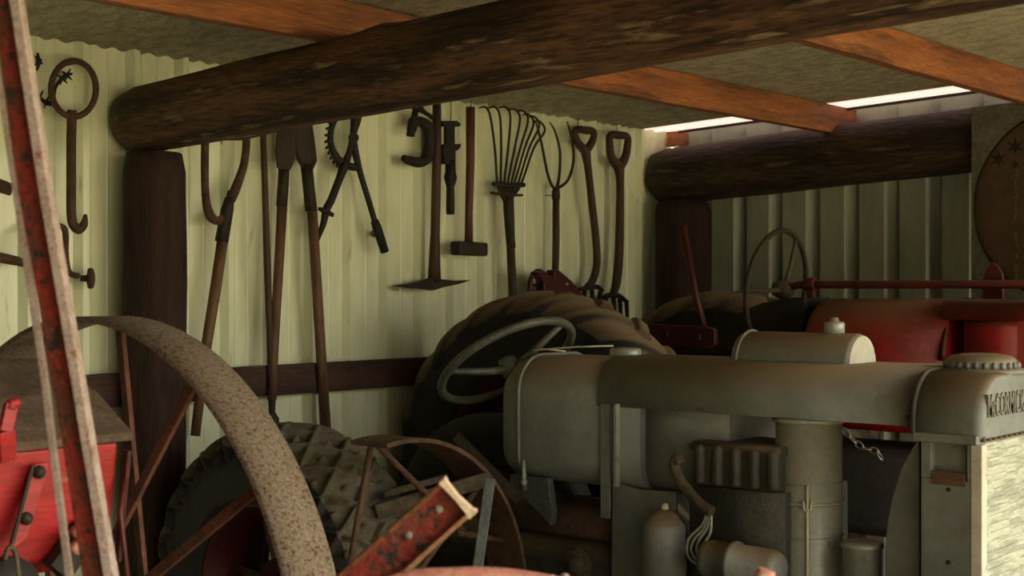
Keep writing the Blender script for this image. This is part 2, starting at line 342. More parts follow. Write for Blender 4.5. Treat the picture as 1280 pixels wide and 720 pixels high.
# curved two-tine hook with ash handle
r = tool('hay_hook_fork', 'two-tined drag hook with large curved tines and pale wooden handle', 'fork', 262, 540)
part(tubepx(MB(), smooth_pts([(257, 150, 5), (256, 200, 5), (257, 245, 5), (262, 268, 6), (272, 276, 5.5), (281, 268, 4.5), (286, 250, 4), (289, 240, 5)])), 'tine', m_rust, r)
part(tubepx(MB(), smooth_pts([(306, 140, 5), (308, 175, 5), (305, 205, 5), (296, 232, 6), (288, 250, 6.5)])), 'tine', m_rust, r)
part(tubepx(MB(), [(287, 248, 6), (284, 262, 8), (277, 302, 8.5)]), 'ferrule', m_iron, r)
part(tubepx(MB(), [(279, 295, 7), (268, 370, 7), (255, 450, 6.5), (244, 545, 6)]), 'handle', m_handle, r)
wire(r, 277, 180, 130)
# thin stick
mb = MB(); tubepx(mb, [(328, 140, 4, .1), (331, 230, 4, .1), (334, 330, 4.5, .1), (337, 420, 4, .09), (339, 500, 4, .085)]); mb.tube([ony(330, 200, .1), ony(330, 200, -.005)], .0035, 6)
tag(mb.build('wooden_stick', m_handle_dk), 'thin dark wooden stick hanging just left of the post hole digger', 'stick')
# post-hole digger
r = tool('post_hole_digger', 'post hole digger hung blades up with two long wooden handles', 'digger', 372, 540)
mb = MB(); blade(mb, [(352, 120), (374, 120), (369, 200), (363, 213), (348, 210), (346, 190)], .012, TT+.02); part(mb, 'blade', m_iron, r, .003)
mb = MB(); R_ = []
for x0, x1, y, d in ((368, 388, 118, .014), (369, 391, 160, .016), (369, 395, 190, .018), (371, 396, 200, .018), (378, 391, 211, .014)):
    a = ony(x0, y, TT); b = ony(x1, y, TT); c = (a+b)/2; hw = (b-a).length/2
    R_.append([c+V((hw*math.cos(2*PI*j/14), -d*math.sin(2*PI*j/14), 0)) for j in range(14)])
mb.rings(R_); part(mb, 'blade', m_iron, r)
part(tubepx(MB(), [(355, 205, 7), (354, 230, 7), (352, 258, 7)]), 'socket', m_iron, r); part(tubepx(MB(), [(383, 205, 7.5), (386, 235, 7.5), (389, 264, 7.5)]), 'socket', m_iron, r)
part(tubepx(MB(), [(353, 254, 6.5), (348, 340, 6), (342, 440, 6), (340, 500, 6)]), 'handle', m_handle, r)
part(tubepx(MB(), [(390, 258, 6.5), (395, 340, 6.5), (401, 440, 6.5), (407, 536, 7)]), 'handle', m_handle, r)
part(tubepx(MB(), [(340, 496, 5), (340, 515, 4), (341, 524, 8), (341, 532, 8), (341, 537, 4)]), 'end_cap', m_iron, r)
peg(r, 360, 140); peg(r, 380, 140)
# chain tongs
r = tool('chain_wrench', 'black iron tongs with a toothed curved jaw and two long legs', 'wrench', 440, 310)
jaw = smooth_pts([(440, 136, 3), (426, 140, 4), (416, 155, 4), (413, 175, 4), (418, 192, 4.5), (428, 204, 5), (438, 208, 5), (446, 210, 4)], 6)
mb = MB(); tubepx(mb, jaw)
for i in range(2, len(jaw)-10, 2):
    x, y = jaw[i][0], jaw[i][1]; dx, dy = x-440, y-172; L = math.hypot(dx, dy); tubepx(mb, [(x, y, 3), (x+dx/L*7, y+dy/L*7+2, 1.6)], 5)
part(mb, 'toothed_jaw', m_black, r)
part(tubepx(MB(), smooth_pts([(446, 128, 7.5), (445, 148, 7), (442, 166, 4.5), (442, 180, 5), (450, 215, 4), (460, 248, 3.8), (470, 282, 3.8)])), 'leg', m_black, r)
part(tubepx(MB(), [(468, 276, 5), (471, 284, 6), (481, 315, 5.5)]), 'grip', m_black, r)
part(tubepx(MB(), smooth_pts([(441, 172, 4), (436, 192, 4), (430, 208, 6), (424, 224, 5), (414, 250, 5), (408, 262, 5), (404, 280, 4), (396, 302, 2.5)]), t=TT+.01), 'leg', m_black, r)
part(MB().tube([ony(442, 172, TT+.03), ony(442, 172, TT-.02)], .022, 12), 'pivot', m_black, r)
part(tubepx(MB(), [(399, 261, 2.5), (407, 264, 4), (416, 269, 2.8)], t=TT+.02), 'thumb_screw', m_black, r)
peg(r, 444, 140)
# small tan knot on the wall
a = ony(467, 292, .03); tag(MB().ball(a, .012, 10, (1, 1.6, 1.4)).build('cord_knot', mat('tan_cord', (.40, .27, .12), rough=.9)), 'tiny tan knot of cord on the wall behind the tongs grip', 'cord')
# G clamp
r = tool('g_clamp', 'black iron g clamp with a bent screw handle left of the pickaxe', 'clamp', 520, 205)
part(tubepx(MB(), smooth_pts([(514, 163, 6.5), (518, 154, 6), (526, 152, 6.5), (535, 160, 7.5), (537, 180, 7.5), (534, 196, 7.5), (525, 203, 6.5), (512, 201, 6), (504, 197, 4)])), 'frame', m_black, r)
part(tubepx(MB(), [(520, 134, 4), (518, 146, 4), (516, 152, 6), (515, 158, 6), (514, 162, 5), (513, 170, 5.5)]), 'screw', m_black, r)
part(tubepx(MB(), smooth_pts([(505, 126, 3.5), (512, 131, 3.5), (522, 134, 6), (530, 140, 3), (541, 147, 3)], 3), t=TT+.04), 'screw_handle', m_black, r)
wire(r, 520, 134, 118)
# pickaxe
r = tool('pickaxe', 'pickaxe hanging head down on a straight dark handle', 'pickaxe', 543, 360)
part(tubepx(MB(), [(546, 127, 5.5), (546, 200, 5.8), (544, 290, 6), (543, 330, 7.5), (543, 352, 8.5)], t=TT), 'handle', m_handle_dk, r)
part(MB().prism([ony(x, y, TT+.015) for x, y in [(494, 357.5), (515, 354), (534, 350), (543, 346), (553, 349), (570, 351), (590, 350), (575, 355), (556, 359), (543, 363), (530, 361), (512, 360)]], (0, .03, 0)), 'pick_head', m_iron, r, .004)
wire(r, 546, 130, 114)
# monkey wrench
r = tool('monkey_wrench', 'black adjustable wrench hanging upright between pickaxe and sledge hammer', 'wrench', 564, 268)
mb = MB(); blade(mb, [(554, 151), (572, 151), (577, 155), (575, 158), (555, 158)], .03); part(mb, 'fixed_jaw', m_black, r, .003)
mb = MB(); blade(mb, [(558, 156), (569, 156), (569, 190), (558, 190)], .018); part(mb, 'bar', m_black, r, .002)
mb = MB(); blade(mb, [(555, 180), (577, 180), (575, 186), (570, 189), (570, 205), (557, 205), (554, 188)], .03); part(mb, 'sliding_jaw', m_black, r, .003)
part(tubepx(MB(), [(563, 200, 6.5), (563, 215, 7), (563, 222, 8.5), (563, 228, 7), (563, 234, 5), (563, 240, 5.2), (563, 262, 5.5), (563, 268, 5)]), 'grip', m_black, r)
wire(r, 563, 152, 120)
# sledge hammer
r = tool('sledge_hammer', 'sledge hammer hanging head down on a reddish brown handle', 'hammer', 586, 320)
part(tubepx(MB(), [(588, 134, 6), (588, 200, 5.5), (586, 270, 5), (586, 304, 5.5)]), 'handle', m_handle_red, r)
a = ony(568, 310, TT); b = ony(605, 312, TT); part(MB().bar(a, b, .062, .058), 'hammer_head', m_iron, r, .01)
wire(r, 588, 136, 118)
# eight tine fork
r = tool('manure_fork', 'many-tined fork hung tines up beside the sledge hammer', 'fork', 640, 365)
TX = [(607, 134, 621, 205), (619, 134, 626, 175), (632, 134, 631, 175), (644, 137, 640, 180), (654, 139, 643, 190), (661, 143, 648, 190), (668, 146, 652, 200), (675, 152, 655, 205)]
for i, (xt, yt, xm, ym) in enumerate(TX):
    xb = 622+i*4.2
    pts = smooth_pts([(xt-8, yt+1, .8, TT+.03), (xt, yt, 1.3, TT+.02), (xt+6, yt+12, 1.5, TT), ((xt+4+xb)/2+2, 185, 1.6, TT), (xb, 230, 1.7, TT), (634+(i-3.5)*1.2, 250, 1.8, TT)], 5)
    part(tubepx(MB(), pts, 6), 'tine', m_iron, r)
mb = MB(); tubepx(mb, [(617, 230, 3), (636, 232, 3.4), (655, 231, 3)], t=TT+.01); tubepx(mb, [(614, 241, 1.8), (634, 244, 2), (653, 244, 1.6)], t=TT+.01); part(mb, 'cross_bar', m_iron, r)
part(tubepx(MB(), [(635, 246, 7.5), (636, 262, 7), (638, 300, 6), (639, 310, 6)]), 'socket', m_iron, r)
part(tubepx(MB(), [(638, 300, 5.5), (641, 370, 5.5), (642, 420, 5.5)]), 'handle', m_handle_dk, r)
peg(r, 640, 232)
# three tine pitchfork
r = tool('pitchfork', 'three-tined pitchfork hung tines up with a brown handle', 'fork', 695, 345)
for pts in ([(669, 150, .9), (676, 175, 1.6), (684, 215, 1.8), (690, 232, 2), (695, 236, 2.4)], [(687, 153, .9), (694, 165, 1.4), (700, 190, 1.7), (699, 220, 1.9), (696, 235, 2.4)], [(709, 152, .9), (715, 175, 1.6), (717, 200, 1.8), (710, 225, 2), (696, 236, 2.4)]):
    part(tubepx(MB(), smooth_pts(pts), 6), 'tine', m_iron, r)
part(tubepx(MB(), [(695, 235, 4), (695, 240, 5.5), (695, 249, 5.5)]), 'ferrule', m_iron, r)
part(tubepx(MB(), [(695, 246, 4.6), (695, 300, 4.8), (694, 344, 4.6), (693, 390, 4.6)]), 'handle', m_handle_dk, r)
peg(r, 695, 244)
# D-handled forks
def dfork(label, D, shaft, tines, tb):
    r = tool('garden_fork', label, 'fork', tines[0][0], tines[0][2]+20, 'd-handled garden forks')
    part(tubepx(MB(), smooth_pts(D, 4), 8), 'grip', m_handle_dk, r)
    x, y = D[0][0], D[0][1]
    part(tubepx(MB(), shaft), 'shaft', m_handle_dk, r)
    mb = MB(); tubepx(mb, smooth_pts(tb, 4), 7); part(mb, 'tine_bar', m_black, r)
    for x, y0, y1 in tines: part(tubepx(MB(), [(x, y0, 3), (x+1, (y0+y1)/2, 2.6), (x+1, y1, 1.2)], 6), 'tine', m_black, r)
    return r
r = dfork('garden fork with open y-shaped d handle and curved shaft, left of the pair',
      [(731, 188, 6), (722, 178, 5), (718, 166, 4.5), (723, 162, 4.5), (732, 163, 5), (741, 164, 4.5), (742, 172, 4.5), (738, 181, 5), (732, 188, 6)],
      smooth_pts([(731, 184, 7), (735, 210, 5), (740, 255, 5), (745, 300, 5), (746, 330, 5), (741, 350, 5), (734, 358, 4)]), [(730, 362, 400), (740, 362, 402), (750, 364, 404)],
      [(724, 362, 2.5), (736, 359, 3.5), (748, 359, 3), (753, 364, 2.5)])
wire(r, 722, 163, 144)
r = dfork('garden fork with solid rounded d handle and straight shaft, nearest the corner post',
      [(773, 208, 7), (764, 196, 5.5), (762, 180, 5), (763, 169, 4.5), (773, 169, 5), (784, 171, 4.5), (784, 184, 5), (781, 198, 5.5), (774, 208, 7)],
      smooth_pts([(773, 206, 8), (775, 225, 5.5), (775, 265, 5.5), (774, 310, 6), (771, 350, 6), (766, 368, 5)]), [(757, 372, 408), (767, 372, 410), (775, 373, 412), (783, 375, 412)],
      [(752, 372, 2.5), (762, 369, 3.5), (774, 370, 3.2), (782, 376, 2.8)])
wire(r, 770, 169, 152)
# red iron bracket
r = tool('red_iron_bracket', 'dark red iron bracket with a hooked arm hanging below the pitchfork', 'bracket', 700, 370)
part(tubepx(MB(), smooth_pts([(662, 376, 3.2, .17), (663, 352, 3.2, .17), (668, 342, 3.5, .17), (675, 340, 4, .17), (684, 348, 5, .17)])), 'hooked_arm', m_reddk, r)
mb = MB(); blade(mb, [(672, 340), (678, 339), (686, 344), (693, 344), (693, 337), (700, 338), (714, 350), (733, 372), (745, 392), (700, 392), (680, 372), (680, 352)], .05, .19); part(mb, 'bracket_plate', m_reddk, r, .006)
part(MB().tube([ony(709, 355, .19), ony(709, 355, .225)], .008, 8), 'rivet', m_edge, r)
part(MB().tube([ony(705, 356, .19), V((ony(705, 356, .19).x, -.0, ony(705, 356, .19).z))], .004, 6), 'hanging_nail', m_iron, r)

# ------------------------------------------------------------------ wheels
def sst(a, b, x): x = max(0, min(1, (x-a)/(b-a))); return x*x*(3-2*x)
def tyre_mb(c, R, W, Rr, hf, nth=420, nv=110, sq=.62):
    """tyre with its axis along X; hf(angle, metres from the crown, half width of the tread) gives the tread height"""
    c = V(c); Rm = Rr+.02; pr_ = []
    for j in range(401):
        ph = math.radians(-112+224*j/400); sn = math.sin(ph); cs = math.cos(ph)
        wv = W/2*math.copysign(abs(sn)**sq, sn)
        rr = Rm+(R-Rm)*abs(cs)**sq if cs > 0 else Rm-(Rm-Rr)*min(1, abs(cs)*3)
        if cs <= 0: wv *= 1-.35*min(1, abs(cs)*2.6)
        pr_.append((wv, rr))
    cum = [0]
    for a, b in zip(pr_, pr_[1:]): cum.append(cum[-1]+math.hypot(b[0]-a[0], b[1]-a[1]))
    T = cum[-1]; k = 0; prof = []
    for j in range(nv):
        L = T*j/(nv-1)
        while k < 399 and cum[k+1] < L: k += 1
        f = (L-cum[k])/max(1e-9, cum[k+1]-cum[k]); a, b = pr_[k], pr_[k+1]
        d = math.hypot(b[0]-a[0], b[1]-a[1]) or 1e-9
        prof.append((a[0]+(b[0]-a[0])*f, a[1]+(b[1]-a[1])*f, (-(b[1]-a[1])/d, (b[0]-a[0])/d), L-T/2))
    hw = W/2+.045; rings = []
    for i in range(nth):
        th = 2*PI*i/nth; ring = []
        for wv, rr, n_, l in prof:
            h = hf(th, l, hw) if abs(l) < hw else 0
            ring.append(c+V((wv+n_[0]*h, (rr+n_[1]*h)*math.sin(th), (rr+n_[1]*h)*math.cos(th))))
        rings.append(ring)
    mb = MB(); vs_ = [p for r_ in rings for p in r_]; fs = []
    for i in range(nth):
        a = i*nv; b = ((i+1) % nth)*nv
        for j in range(nv-1): fs.append((a+j, a+j+1, b+j+1, b+j))
    mb.add(vs_, fs, True); return mb
def lug(n, H):
    def f(th, l, hw):
        s_ = 1 if l > 0 else 0
        p = (th*n/(2*PI) - abs(l)/hw*1.1 + s_*.5) % 1
        d = min(p, 1-p)
        return H*(1-sst(.13, .24, d))*(1-sst(hw-.03, hw, abs(l)))
    return f
def diamond(n, H, pitch=.15):
    def f(th, l, hw):
        u = th*n/(2*PI); vv = l/pitch
        a = (u+vv) % 1; b = (u-vv) % 1; da = min(a, 1-a); db = min(b, 1-b)
        ridge = 1-sst(.05, .10, min(da, db))
        kn = (1-sst(.06, .15, math.hypot(a-.5, b-.5)))*.75
        return H*max(ridge, kn)*(1-sst(hw-.02, hw, abs(l)))
    return f
def wheel(root, name, c, R, W, Rr, hf, mt_t, mt_r, spokes=0, nth=420):
    c = V(c)
    hw = W*.36
    rim = MB().lathe([(Rr-.005, -hw), (Rr+.03, -hw-.006), (Rr+.035, -hw+.01), (Rr-.01, -hw+.03), (Rr-.03, -.02), (Rr-.03, .02), (Rr-.01, hw-.03), (Rr+.035, hw-.01), (Rr+.03, hw+.006), (Rr-.005, hw), (Rr-.03, hw-.03), (Rr-.05, .02), (Rr-.05, -.02), (Rr-.03, -hw+.03), (Rr-.005, -hw)], c, (1, 0, 0), 56)
    w_ = part(rim, name, mt_r, root)
    ty = part(tyre_mb(c, R, W, Rr, hf, nth), 'tyre', mt_t, w_); ty.data.materials.append(m_side)
    for p_ in ty.data.polygons:
        j = p_.index % 109; p_.material_index = 1 if j < 33 or j > 75 else 0
    if spokes:
        for k in range(spokes):
            a = 2*PI*(k+.35)/spokes; d = V((0, math.sin(a), math.cos(a)))
            part(MB().bar(c+d*.07, c+d*(Rr-.035), .045, .03, V((1, 0, 0))), 'spoke', mt_r, w_)
    else:
        part(MB().lathe([(.06, -.03), (Rr-.10, -.045), (Rr-.04, -.01), (Rr-.04, .0), (Rr-.10, -.035), (.06, -.02)], c, (1, 0, 0), 40), 'wheel_disc', mt_r, w_)
    part(MB().lathe([(.001, -.11), (.05, -.11), (.06, -.10), (.065, -.04), (.10, -.035), (.10, .03), (.06, .04), (.06, .10), (.001, .10)], c, (1, 0, 0), 24), 'hub', mt_r, w_)
    return w_

# ------------------------------------------------------------------ red tractor (behind)
RS = 1.45
rt = thing('tractor', 'red tractor at the back right with a thin black steering wheel', 'tractor', (-RS, -.825, 0))
wheel(rt, 'rear_wheel', (-2.10, -.825, .735), .745, .33, .46, lug(24, .020), m_tyre, m_reddk, 0, 560)
wheel(rt, 'rear_wheel', (-.78, -.825, .735), .745, .33, .46, lug(24, .020), m_tyre, m_reddk, 0, 240)
part(MB().lathe([(.001, -.66), (.055, -.66), (.06, -.3), (.12, -.22), (.16, -.15), (.16, .15), (.12, .22), (.06, .3), (.055, .66), (.001, .66)], (-RS, -.825, .735), (1, 0, 0), 24), 'rear_axle', m_reddk, rt)
def arch(x0, x1, z0, z1, rc, y, n=8, rb=0, crown=.0):
    """closed cross-section in X-Z with rounded top corners rc and bottom corners rb"""
    pts = []; 
    def arc(cx, cz, r_, a0, a1): 
        for i in range(n+1):
            a = math.radians(a0+(a1-a0)*i/n); pts.append(V((cx+r_*math.cos(a), y, cz+r_*math.sin(a))))
    arc(x1-rc, z1-rc, rc, 0, 90); arc(x0+rc, z1-rc, rc, 90, 180)
    b = max(rb, .002); arc(x0+b, z0+b, b, 180, 270); arc(x1-b, z0+b, b, 270, 360)
    if crown:
        hw = (x1-x0)/2; cx = (x0+x1)/2
        for p in pts:
            if p.z > z1-rc: p.z += crown*(1-((p.x-cx)/hw)**2)
    return pts
def lofty(secs): return MB().rings(secs)
def hull(x0, x1, z0, z1, rc, y0, y1, rb=0, dome0=0, dome1=0, crown=0, taper=.80):
    S = []; tp = 1-taper; steps = ((0, taper), (.25, 1-tp*.45), (.6, 1-tp*.1), (1, 1)); zc = (z0+z1)/2; xc = (x0+x1)/2
    def sec(y, k):
        hw = (x1-x0)/2*k; hz = (z1-z0)/2*k
        return arch(xc-hw, xc+hw, zc-hz, zc+hz, rc*k, y, rb=rb*k, crown=crown)
    sgn = 1 if y1 > y0 else -1
    if dome0: S += [sec(y0-sgn*dome0*(1-a), k) for a, k in steps]
    else: S.append(sec(y0, 1))
    if dome1: S += [sec(y1+sgn*dome1*(1-a), k) for a, k in reversed(steps)]
    else: S.append(sec(y1, 1))
    return lofty(S)
part(hull(-1.66, -1.24, .97, 1.46, .17, -1.74, -2.27, rb=.14, dome0=.05, crown=.01), 'fuel_tank', m_red, rt)
part(hull(-1.665, -1.235, 1.395, 1.465, .06, -2.26, -3.55, crown=.01), 'hood', m_red, rt, label='dusty red hood')
part(MB().tube([V((-1.45+.217*math.cos(a), -2.265, 1.25+.215*math.sin(a))) for a in [PI*i/20 for i in range(21)]], .010, 8), 'hood_seam_band', m_reddk, rt)
part(hull(-1.57, -1.33, .75, 1.18, .04, -2.30, -3.3, rb=.03), 'engine_block', m_black, rt)
part(hull(-1.64, -1.28, 1.0, 1.40, .03, -2.33, -2.52, rb=.02), 'side_panel', m_red, rt)
part(MB().lathe([(.001, 0), (.05, 0), (.055, .02), (.055, .28), (.04, .30), (.001, .30)], (-1.58, -2.78, 1.1), (0, 0, 1), 20), 'air_cleaner', m_zinc, rt)
part(hull(-1.68, -1.22, .70, 1.47, .08, -3.45, -3.62, rb=.02), 'radiator', m_red, rt)
part(hull(-1.60, -1.30, .58, .92, .05, -.70, -2.4, rb=.05), 'transmission', m_black, rt)
mb = MB(); mb.tube([V((-1.45, -2.4, .66)), V((-1.45, -3.5, .60))], .07, 10); mb.tube([V((-1.45, -3.5, .60)), V((-1.45, -3.55, .3))], .04, 10); part(mb, 'front_bolster', m_reddk, rt)
for sx_ in (-1.60, -1.30):
    w_ = part(MB().lathe([(.16, -.05), (.19, -.05), (.19, .05), (.16, .05), (.16, -.05)], (sx_, -3.55, .27), (1, 0, 0), 24), 'front_wheel', m_reddk, rt)
    part(tyre_mb((sx_, -3.55, .27), .27, .12, .17, lambda *a: 0, 48, 20), 'tyre', m_tyre, w_)
    part(MB().lathe([(.001, -.05), (.05, -.05), (.165, -.01), (.165, .01), (.05, .05), (.001, .05)], (sx_, -3.55, .27), (1, 0, 0), 20), 'wheel_disc', m_reddk, w_)
# steering wheel + rod
def steering(root, c, n, R, r, mt_, sp, hubr, shaft, spoke_ang, mt_h=None):
    c = V(c); n = V(n).normalized(); u = UP-n*UP.dot(n); u.normalize(); w_ = n.cross(u)
    o = part(MB().tube([c+(u*math.cos(2*PI*i/48)+w_*math.sin(2*PI*i/48))*R for i in range(48)], r, 10, closed=True), 'steering_wheel', mt_, root)
    for k in range(sp):
        a = spoke_ang+2*PI*k/sp; d = u*math.cos(a)+w_*math.sin(a)
        part(MB().tube([c-n*.03+d*.01, c-n*.025+d*R*.4, c+d*R], [r*1.0, r*.85, r*.7], 8), 'spoke', mt_h or mt_, o)
    part(MB().lathe([(.001, .012), (hubr*.8, .01), (hubr, -.01), (hubr, -.045), (hubr*.6, -.07), (.001, -.07)], c, n, 16), 'hub', mt_h or mt_, o)
    return o
sw = onx(971, 361, RS)
steering(rt, sw, V((0, 1, .13)), .235, .011, m_iron, 3, .035, None, math.radians(28), m_timber)
zrod = onx(1120, 355.5, RS).z
part(MB().tube([V((sw.x, sw.y-.02, sw.z)), V((sw.x, sw.y-.10, zrod)), V((-RS, -3.5, zrod-.002))], .0155, 10), 'steering_rod', m_rodred, rt)
a = onx(1014, 355, RS); mb = MB().lathe([(.001, -.02), (.028, -.02), (.028, .02), (.001, .02)], V((-RS, a.y, zrod)), (0, 1, 0), 14); mb.box((-RS, a.y, zrod-.04), (.03, .03, .09)); part(mb, 'rod_bracket', m_rodred, rt, .003)
b0 = onx(1243, 350, 1.38)
mb = MB(); mb.prism([b0+V((0, dy, dz)) for dy, dz in ((.045, -.16), (.045, .0), (.03, .04), (.012, .065), (-.01, .055), (-.03, .02), (-.034, -.16))], (.018, 0, 0)); part(mb, 'rod_support', m_rodred, rt, .004)
mb = MB(); q = [onx(x, y, 1.55) for x, y in ((888, 440), (893, 408), (920, 392), (950, 379), (985, 372), (1006, 372), (1006, 450))]
mb.prism(q, (.22, 0, 0)); part(mb, 'control_box', m_black, rt, .01)
mb = MB(); q = [onx(x, y, 1.75) for x, y in ((806, 405), (880, 408), (893, 412), (893, 430), (885, 435), (820, 432))]
mb.prism(q, (.03, 0, 0)); o = part(mb, 'hitch_bracket', m_reddk, rt, .004)
mb = MB()
for x in (831, 872): p = onx(x, 418 + (x-831)*.08, 1.765); mb.box(p, (.01, .022, .024))
part(mb, 'slot', m_black, o)
mb = MB().tube([onx(880, 410, 1.70), onx(870, 370, 1.70), onx(853, 283, 1.70)], [.016, .014, .015], 8); part(mb, 'lever', m_reddk, rt)
mb = MB()
for z0 in (1.10,): mb.box((-1.6, -1.15, z0), (.34, .7, .03))
mb.box((-1.6, -1.15, .98), (.05, .6, .24))
part(mb, 'platform', m_reddk, rt)
# ------------------------------------------------------------------ grey tractor (middle)
GS = 2.72; XN = -2.92; XF = -2.52
def yat(px, s): return onx(px, 400, s).y
gt = thing('tractor', 'dusty grey tractor in front with exposed engine and pale radiator', 'tractor', (-GS, -.81, 0))
y_r = yat(641, 2.92); y_s = yat(747, 2.92); y_h = yat(1146, 2.92); y_n = yat(1213, 2.97)
o = part(hull(XN, XF, .875, 1.272, .12, y_r, yat(800, 2.92), rb=.10, dome0=.075, crown=.012), 'fuel_tank', m_grey, gt)
part(MB().tube([q+V((0, y_r-.028, 0))-V((0, q.y, 0)) for q in arch(XN-.004, XF+.004, .870, 1.286, .12, 0, rb=.10, crown=.0)], .006, 6, closed=True), 'tank_seam', m_grey, o)
o2 = part(hull(-2.89, XF+.03, .872, 1.20, .05, yat(778, 2.89), yat(912, 2.89), rb=.09), 'lower_tank', m_grey, gt)
part(MB().tube([q for q in arch(-2.896, XF+.03, .868, 1.20, .05, yat(792, 2.89), rb=.09)], .006, 6, closed=True), 'tank_seam', m_grey, o2)
part(hull(XN-.003, XF+.003, 1.139, 1.281, .11, y_s, y_h, crown=.014), 'hood', m_grey, gt)
mb = MB()
for x in (812, 845, 876, 1135): p = onx(x, 508+(x-800)*.04, 2.925); mb.lathe([(.001, 0), (.006, 0), (.006, .004), (.001, .006)], p+V((-.002, 0, 0)), (-1, 0, 0), 8)
part(mb, 'rivets', m_rustpatch, gt)
# strap: flat band down the side of the tank with a bolt
mb = MB(); xa = onx(757, 505, 2.925); xb = onx(757, 648, 2.925); mb.bar(xa, xb, .036, .008, V((0, 1, 0))); part(mb, 'mounting_strap', m_grey, gt, .002)
mb = MB(); xa = onx(771, 505, 2.93); xb = onx(771, 608, 2.93); mb.bar(xa, xb, .012, .02, V((0, 1, 0))); part(mb, 'strap_edge', m_zinc, gt, .002)
mb = MB(); xa = onx(660, 560, 2.90); mb.tube([onx(654, 575, 2.92), onx(655, 598, 2.92), onx(656, 612, 2.9)], .007, 8); mb.ball(onx(655, 603, 2.92), .012, 8); part(mb, 'strap_bolt', m_zinc, gt)
mb = MB(); mb.prism([onx(x, y, 2.90) for x, y in ((638, 593), (684, 598), (690, 640), (688, 657), (645, 612), (637, 608))], (.03, 0, 0)); part(mb, 'tank_bracket', m_blue, gt, .003)
mb = MB().prism([onx(x, y, 2.90) for x, y in ((765, 602), (800, 612), (845, 615), (845, 735), (764, 735))], (.012, 0, 0)); part(mb, 'side_plate', m_grey, gt, .003)
# filler caps
pc = onx(782, 444, 2.72); mb = MB().lathe([(.001, -.01), (.048, -.01), (.052, 0), (.050, .018), (.044, .022), (.001, .023)], V((-2.72, pc.y, 1.29)), (0, 0, 1), 28); part(mb, 'filler_cap', m_zinc, gt)
mb = MB().tube([V((-2.76, pc.y+.02, 1.32)), V((-2.8, pc.y+.14, 1.315)), V((-2.84, pc.y+.28, 1.302)), V((-2.80, pc.y+.34, 1.295))], .003, 5); mb.tube([V((-2.80, pc.y+.34, 1.296)), V((-2.83, pc.y+.26, 1.306)), V((-2.78, pc.y+.2, 1.298))], .003, 5); part(mb, 'bent_wire', m_pale, gt)
# hump (starting tank)
hy0 = yat(932, 2.74); hy1 = yat(1072, 2.72); S = []
for i, y in enumerate((hy0+.012, hy0, hy1, hy1-.012)):
    k = (.93, 1, 1, .95)[i]
    S.append([V((-2.72+.092*k*math.cos(a), y, 1.284+.092*k*math.sin(a))) for a in [PI*j/20 for j in range(21)]]+[V((-2.72, y, 1.27))])
o = part(MB().rings(S), 'starting_tank', m_grey, gt)
part(MB().rings([[V((-2.72+.084*k*math.cos(a), hy1-.010-d, 1.286+.084*k*math.sin(a))) for a in [PI*j/20 for j in range(21)]]+[V((-2.72, hy1-.010-d, 1.282))] for k, d in ((1, 0), (1, .006), (.96, .008))]), 'end_plate', m_pale, o)
cy = yat(1043, 2.72); part(MB().lathe([(.001, 0), (.03, 0), (.03, .03), (.026, .034), (.014, .036), (.012, .046), (.001, .048)], V((-2.72, cy, 1.374)), (0, 0, 1), 18), 'tank_cap', m_zinc, o)
part(MB().tube([V((-2.72+.094*math.cos(a), hy0-.01, 1.284+.094*math.sin(a))) for a in [PI*j/20 for j in range(21)]], .005, 6), 'seam', m_grey, o)
# radiator nose
yn0 = y_h-.012; yn1 = onx(1207, 500, 2.97).y; NW0, NW1 = -2.975, -2.465
nose = part(hull(NW0, NW1, 1.118, 1.275, .11, yn0, yn1-.02, rb=.01, dome1=.026, crown=.014, taper=.91), 'radiator_top_tank', m_grey, gt, label='rounded top tank with raised lettering')
part(MB().tube([q for q in arch(NW0-.003, NW1+.003, 1.13, 1.279, .11, yn0-.004, crown=.014)], .007, 6, closed=True), 'seam', m_greydk, nose)
cyc = (yn0+yn1)/2-.012
part(MB().lathe([(.001, -.012), (.118, -.012), (.118, 0), (.094, .002)]+[(.094, .006), (.092, .022), (.080, .034), (.05, .040), (.001, .042)], V((-2.72, cyc, 1.289)), (0, 0, 1), 40), 'radiator_cap', m_grey, gt)
mb = MB()
for k in range(26):
    a = 2*PI*k/26; mb.ball(V((-2.72+.094*math.cos(a), cyc+.094*math.sin(a), 1.299)), .0085, 6, (1, 1, 1.3))
part(mb, 'cap_ribs', m_grey, gt)
# lettering cast on the nose
yfront = yn1-.046
cu = bpy.data.curves.new('lettering', 'FONT'); cu.body = 'McCORMICK-DEERING'; cu.size = 1; cu.extrude = .05; cu.offset = .004
to = bpy.data.objects.new('t', cu); COL.objects.link(to); bpy.context.view_layer.update()
me = bpy.data.meshes.new_from_object(to.evaluated_get(bpy.context.evaluated_depsgraph_get())); bpy.data.objects.remove(to)
xs = [v.co.x for v in me.vertices]; ysv = [v.co.y for v in me.vertices]; x0, x1, y0, y1 = min(xs), max(xs), min(ysv), max(ysv)
org = V(gt['org'])
for v in me.vertices:
    fx = (v.co.x-x0)/(x1-x0); fy = (v.co.y-y0)/(y1-y0)
    v.co = V((-2.946+.44*fx, yfront+.001-v.co.z*.10, 1.176+.060*fy))-org
me.materials.clear(); me.materials.append(mat('worn_letter_paint', (.20, .195, .16), rough=.6, scale=20)); lo_ = bpy.data.objects.new('lettering', me); COL.objects.link(lo_); lo_.parent = nose; lo_['label'] = 'raised letters across the radiator top'
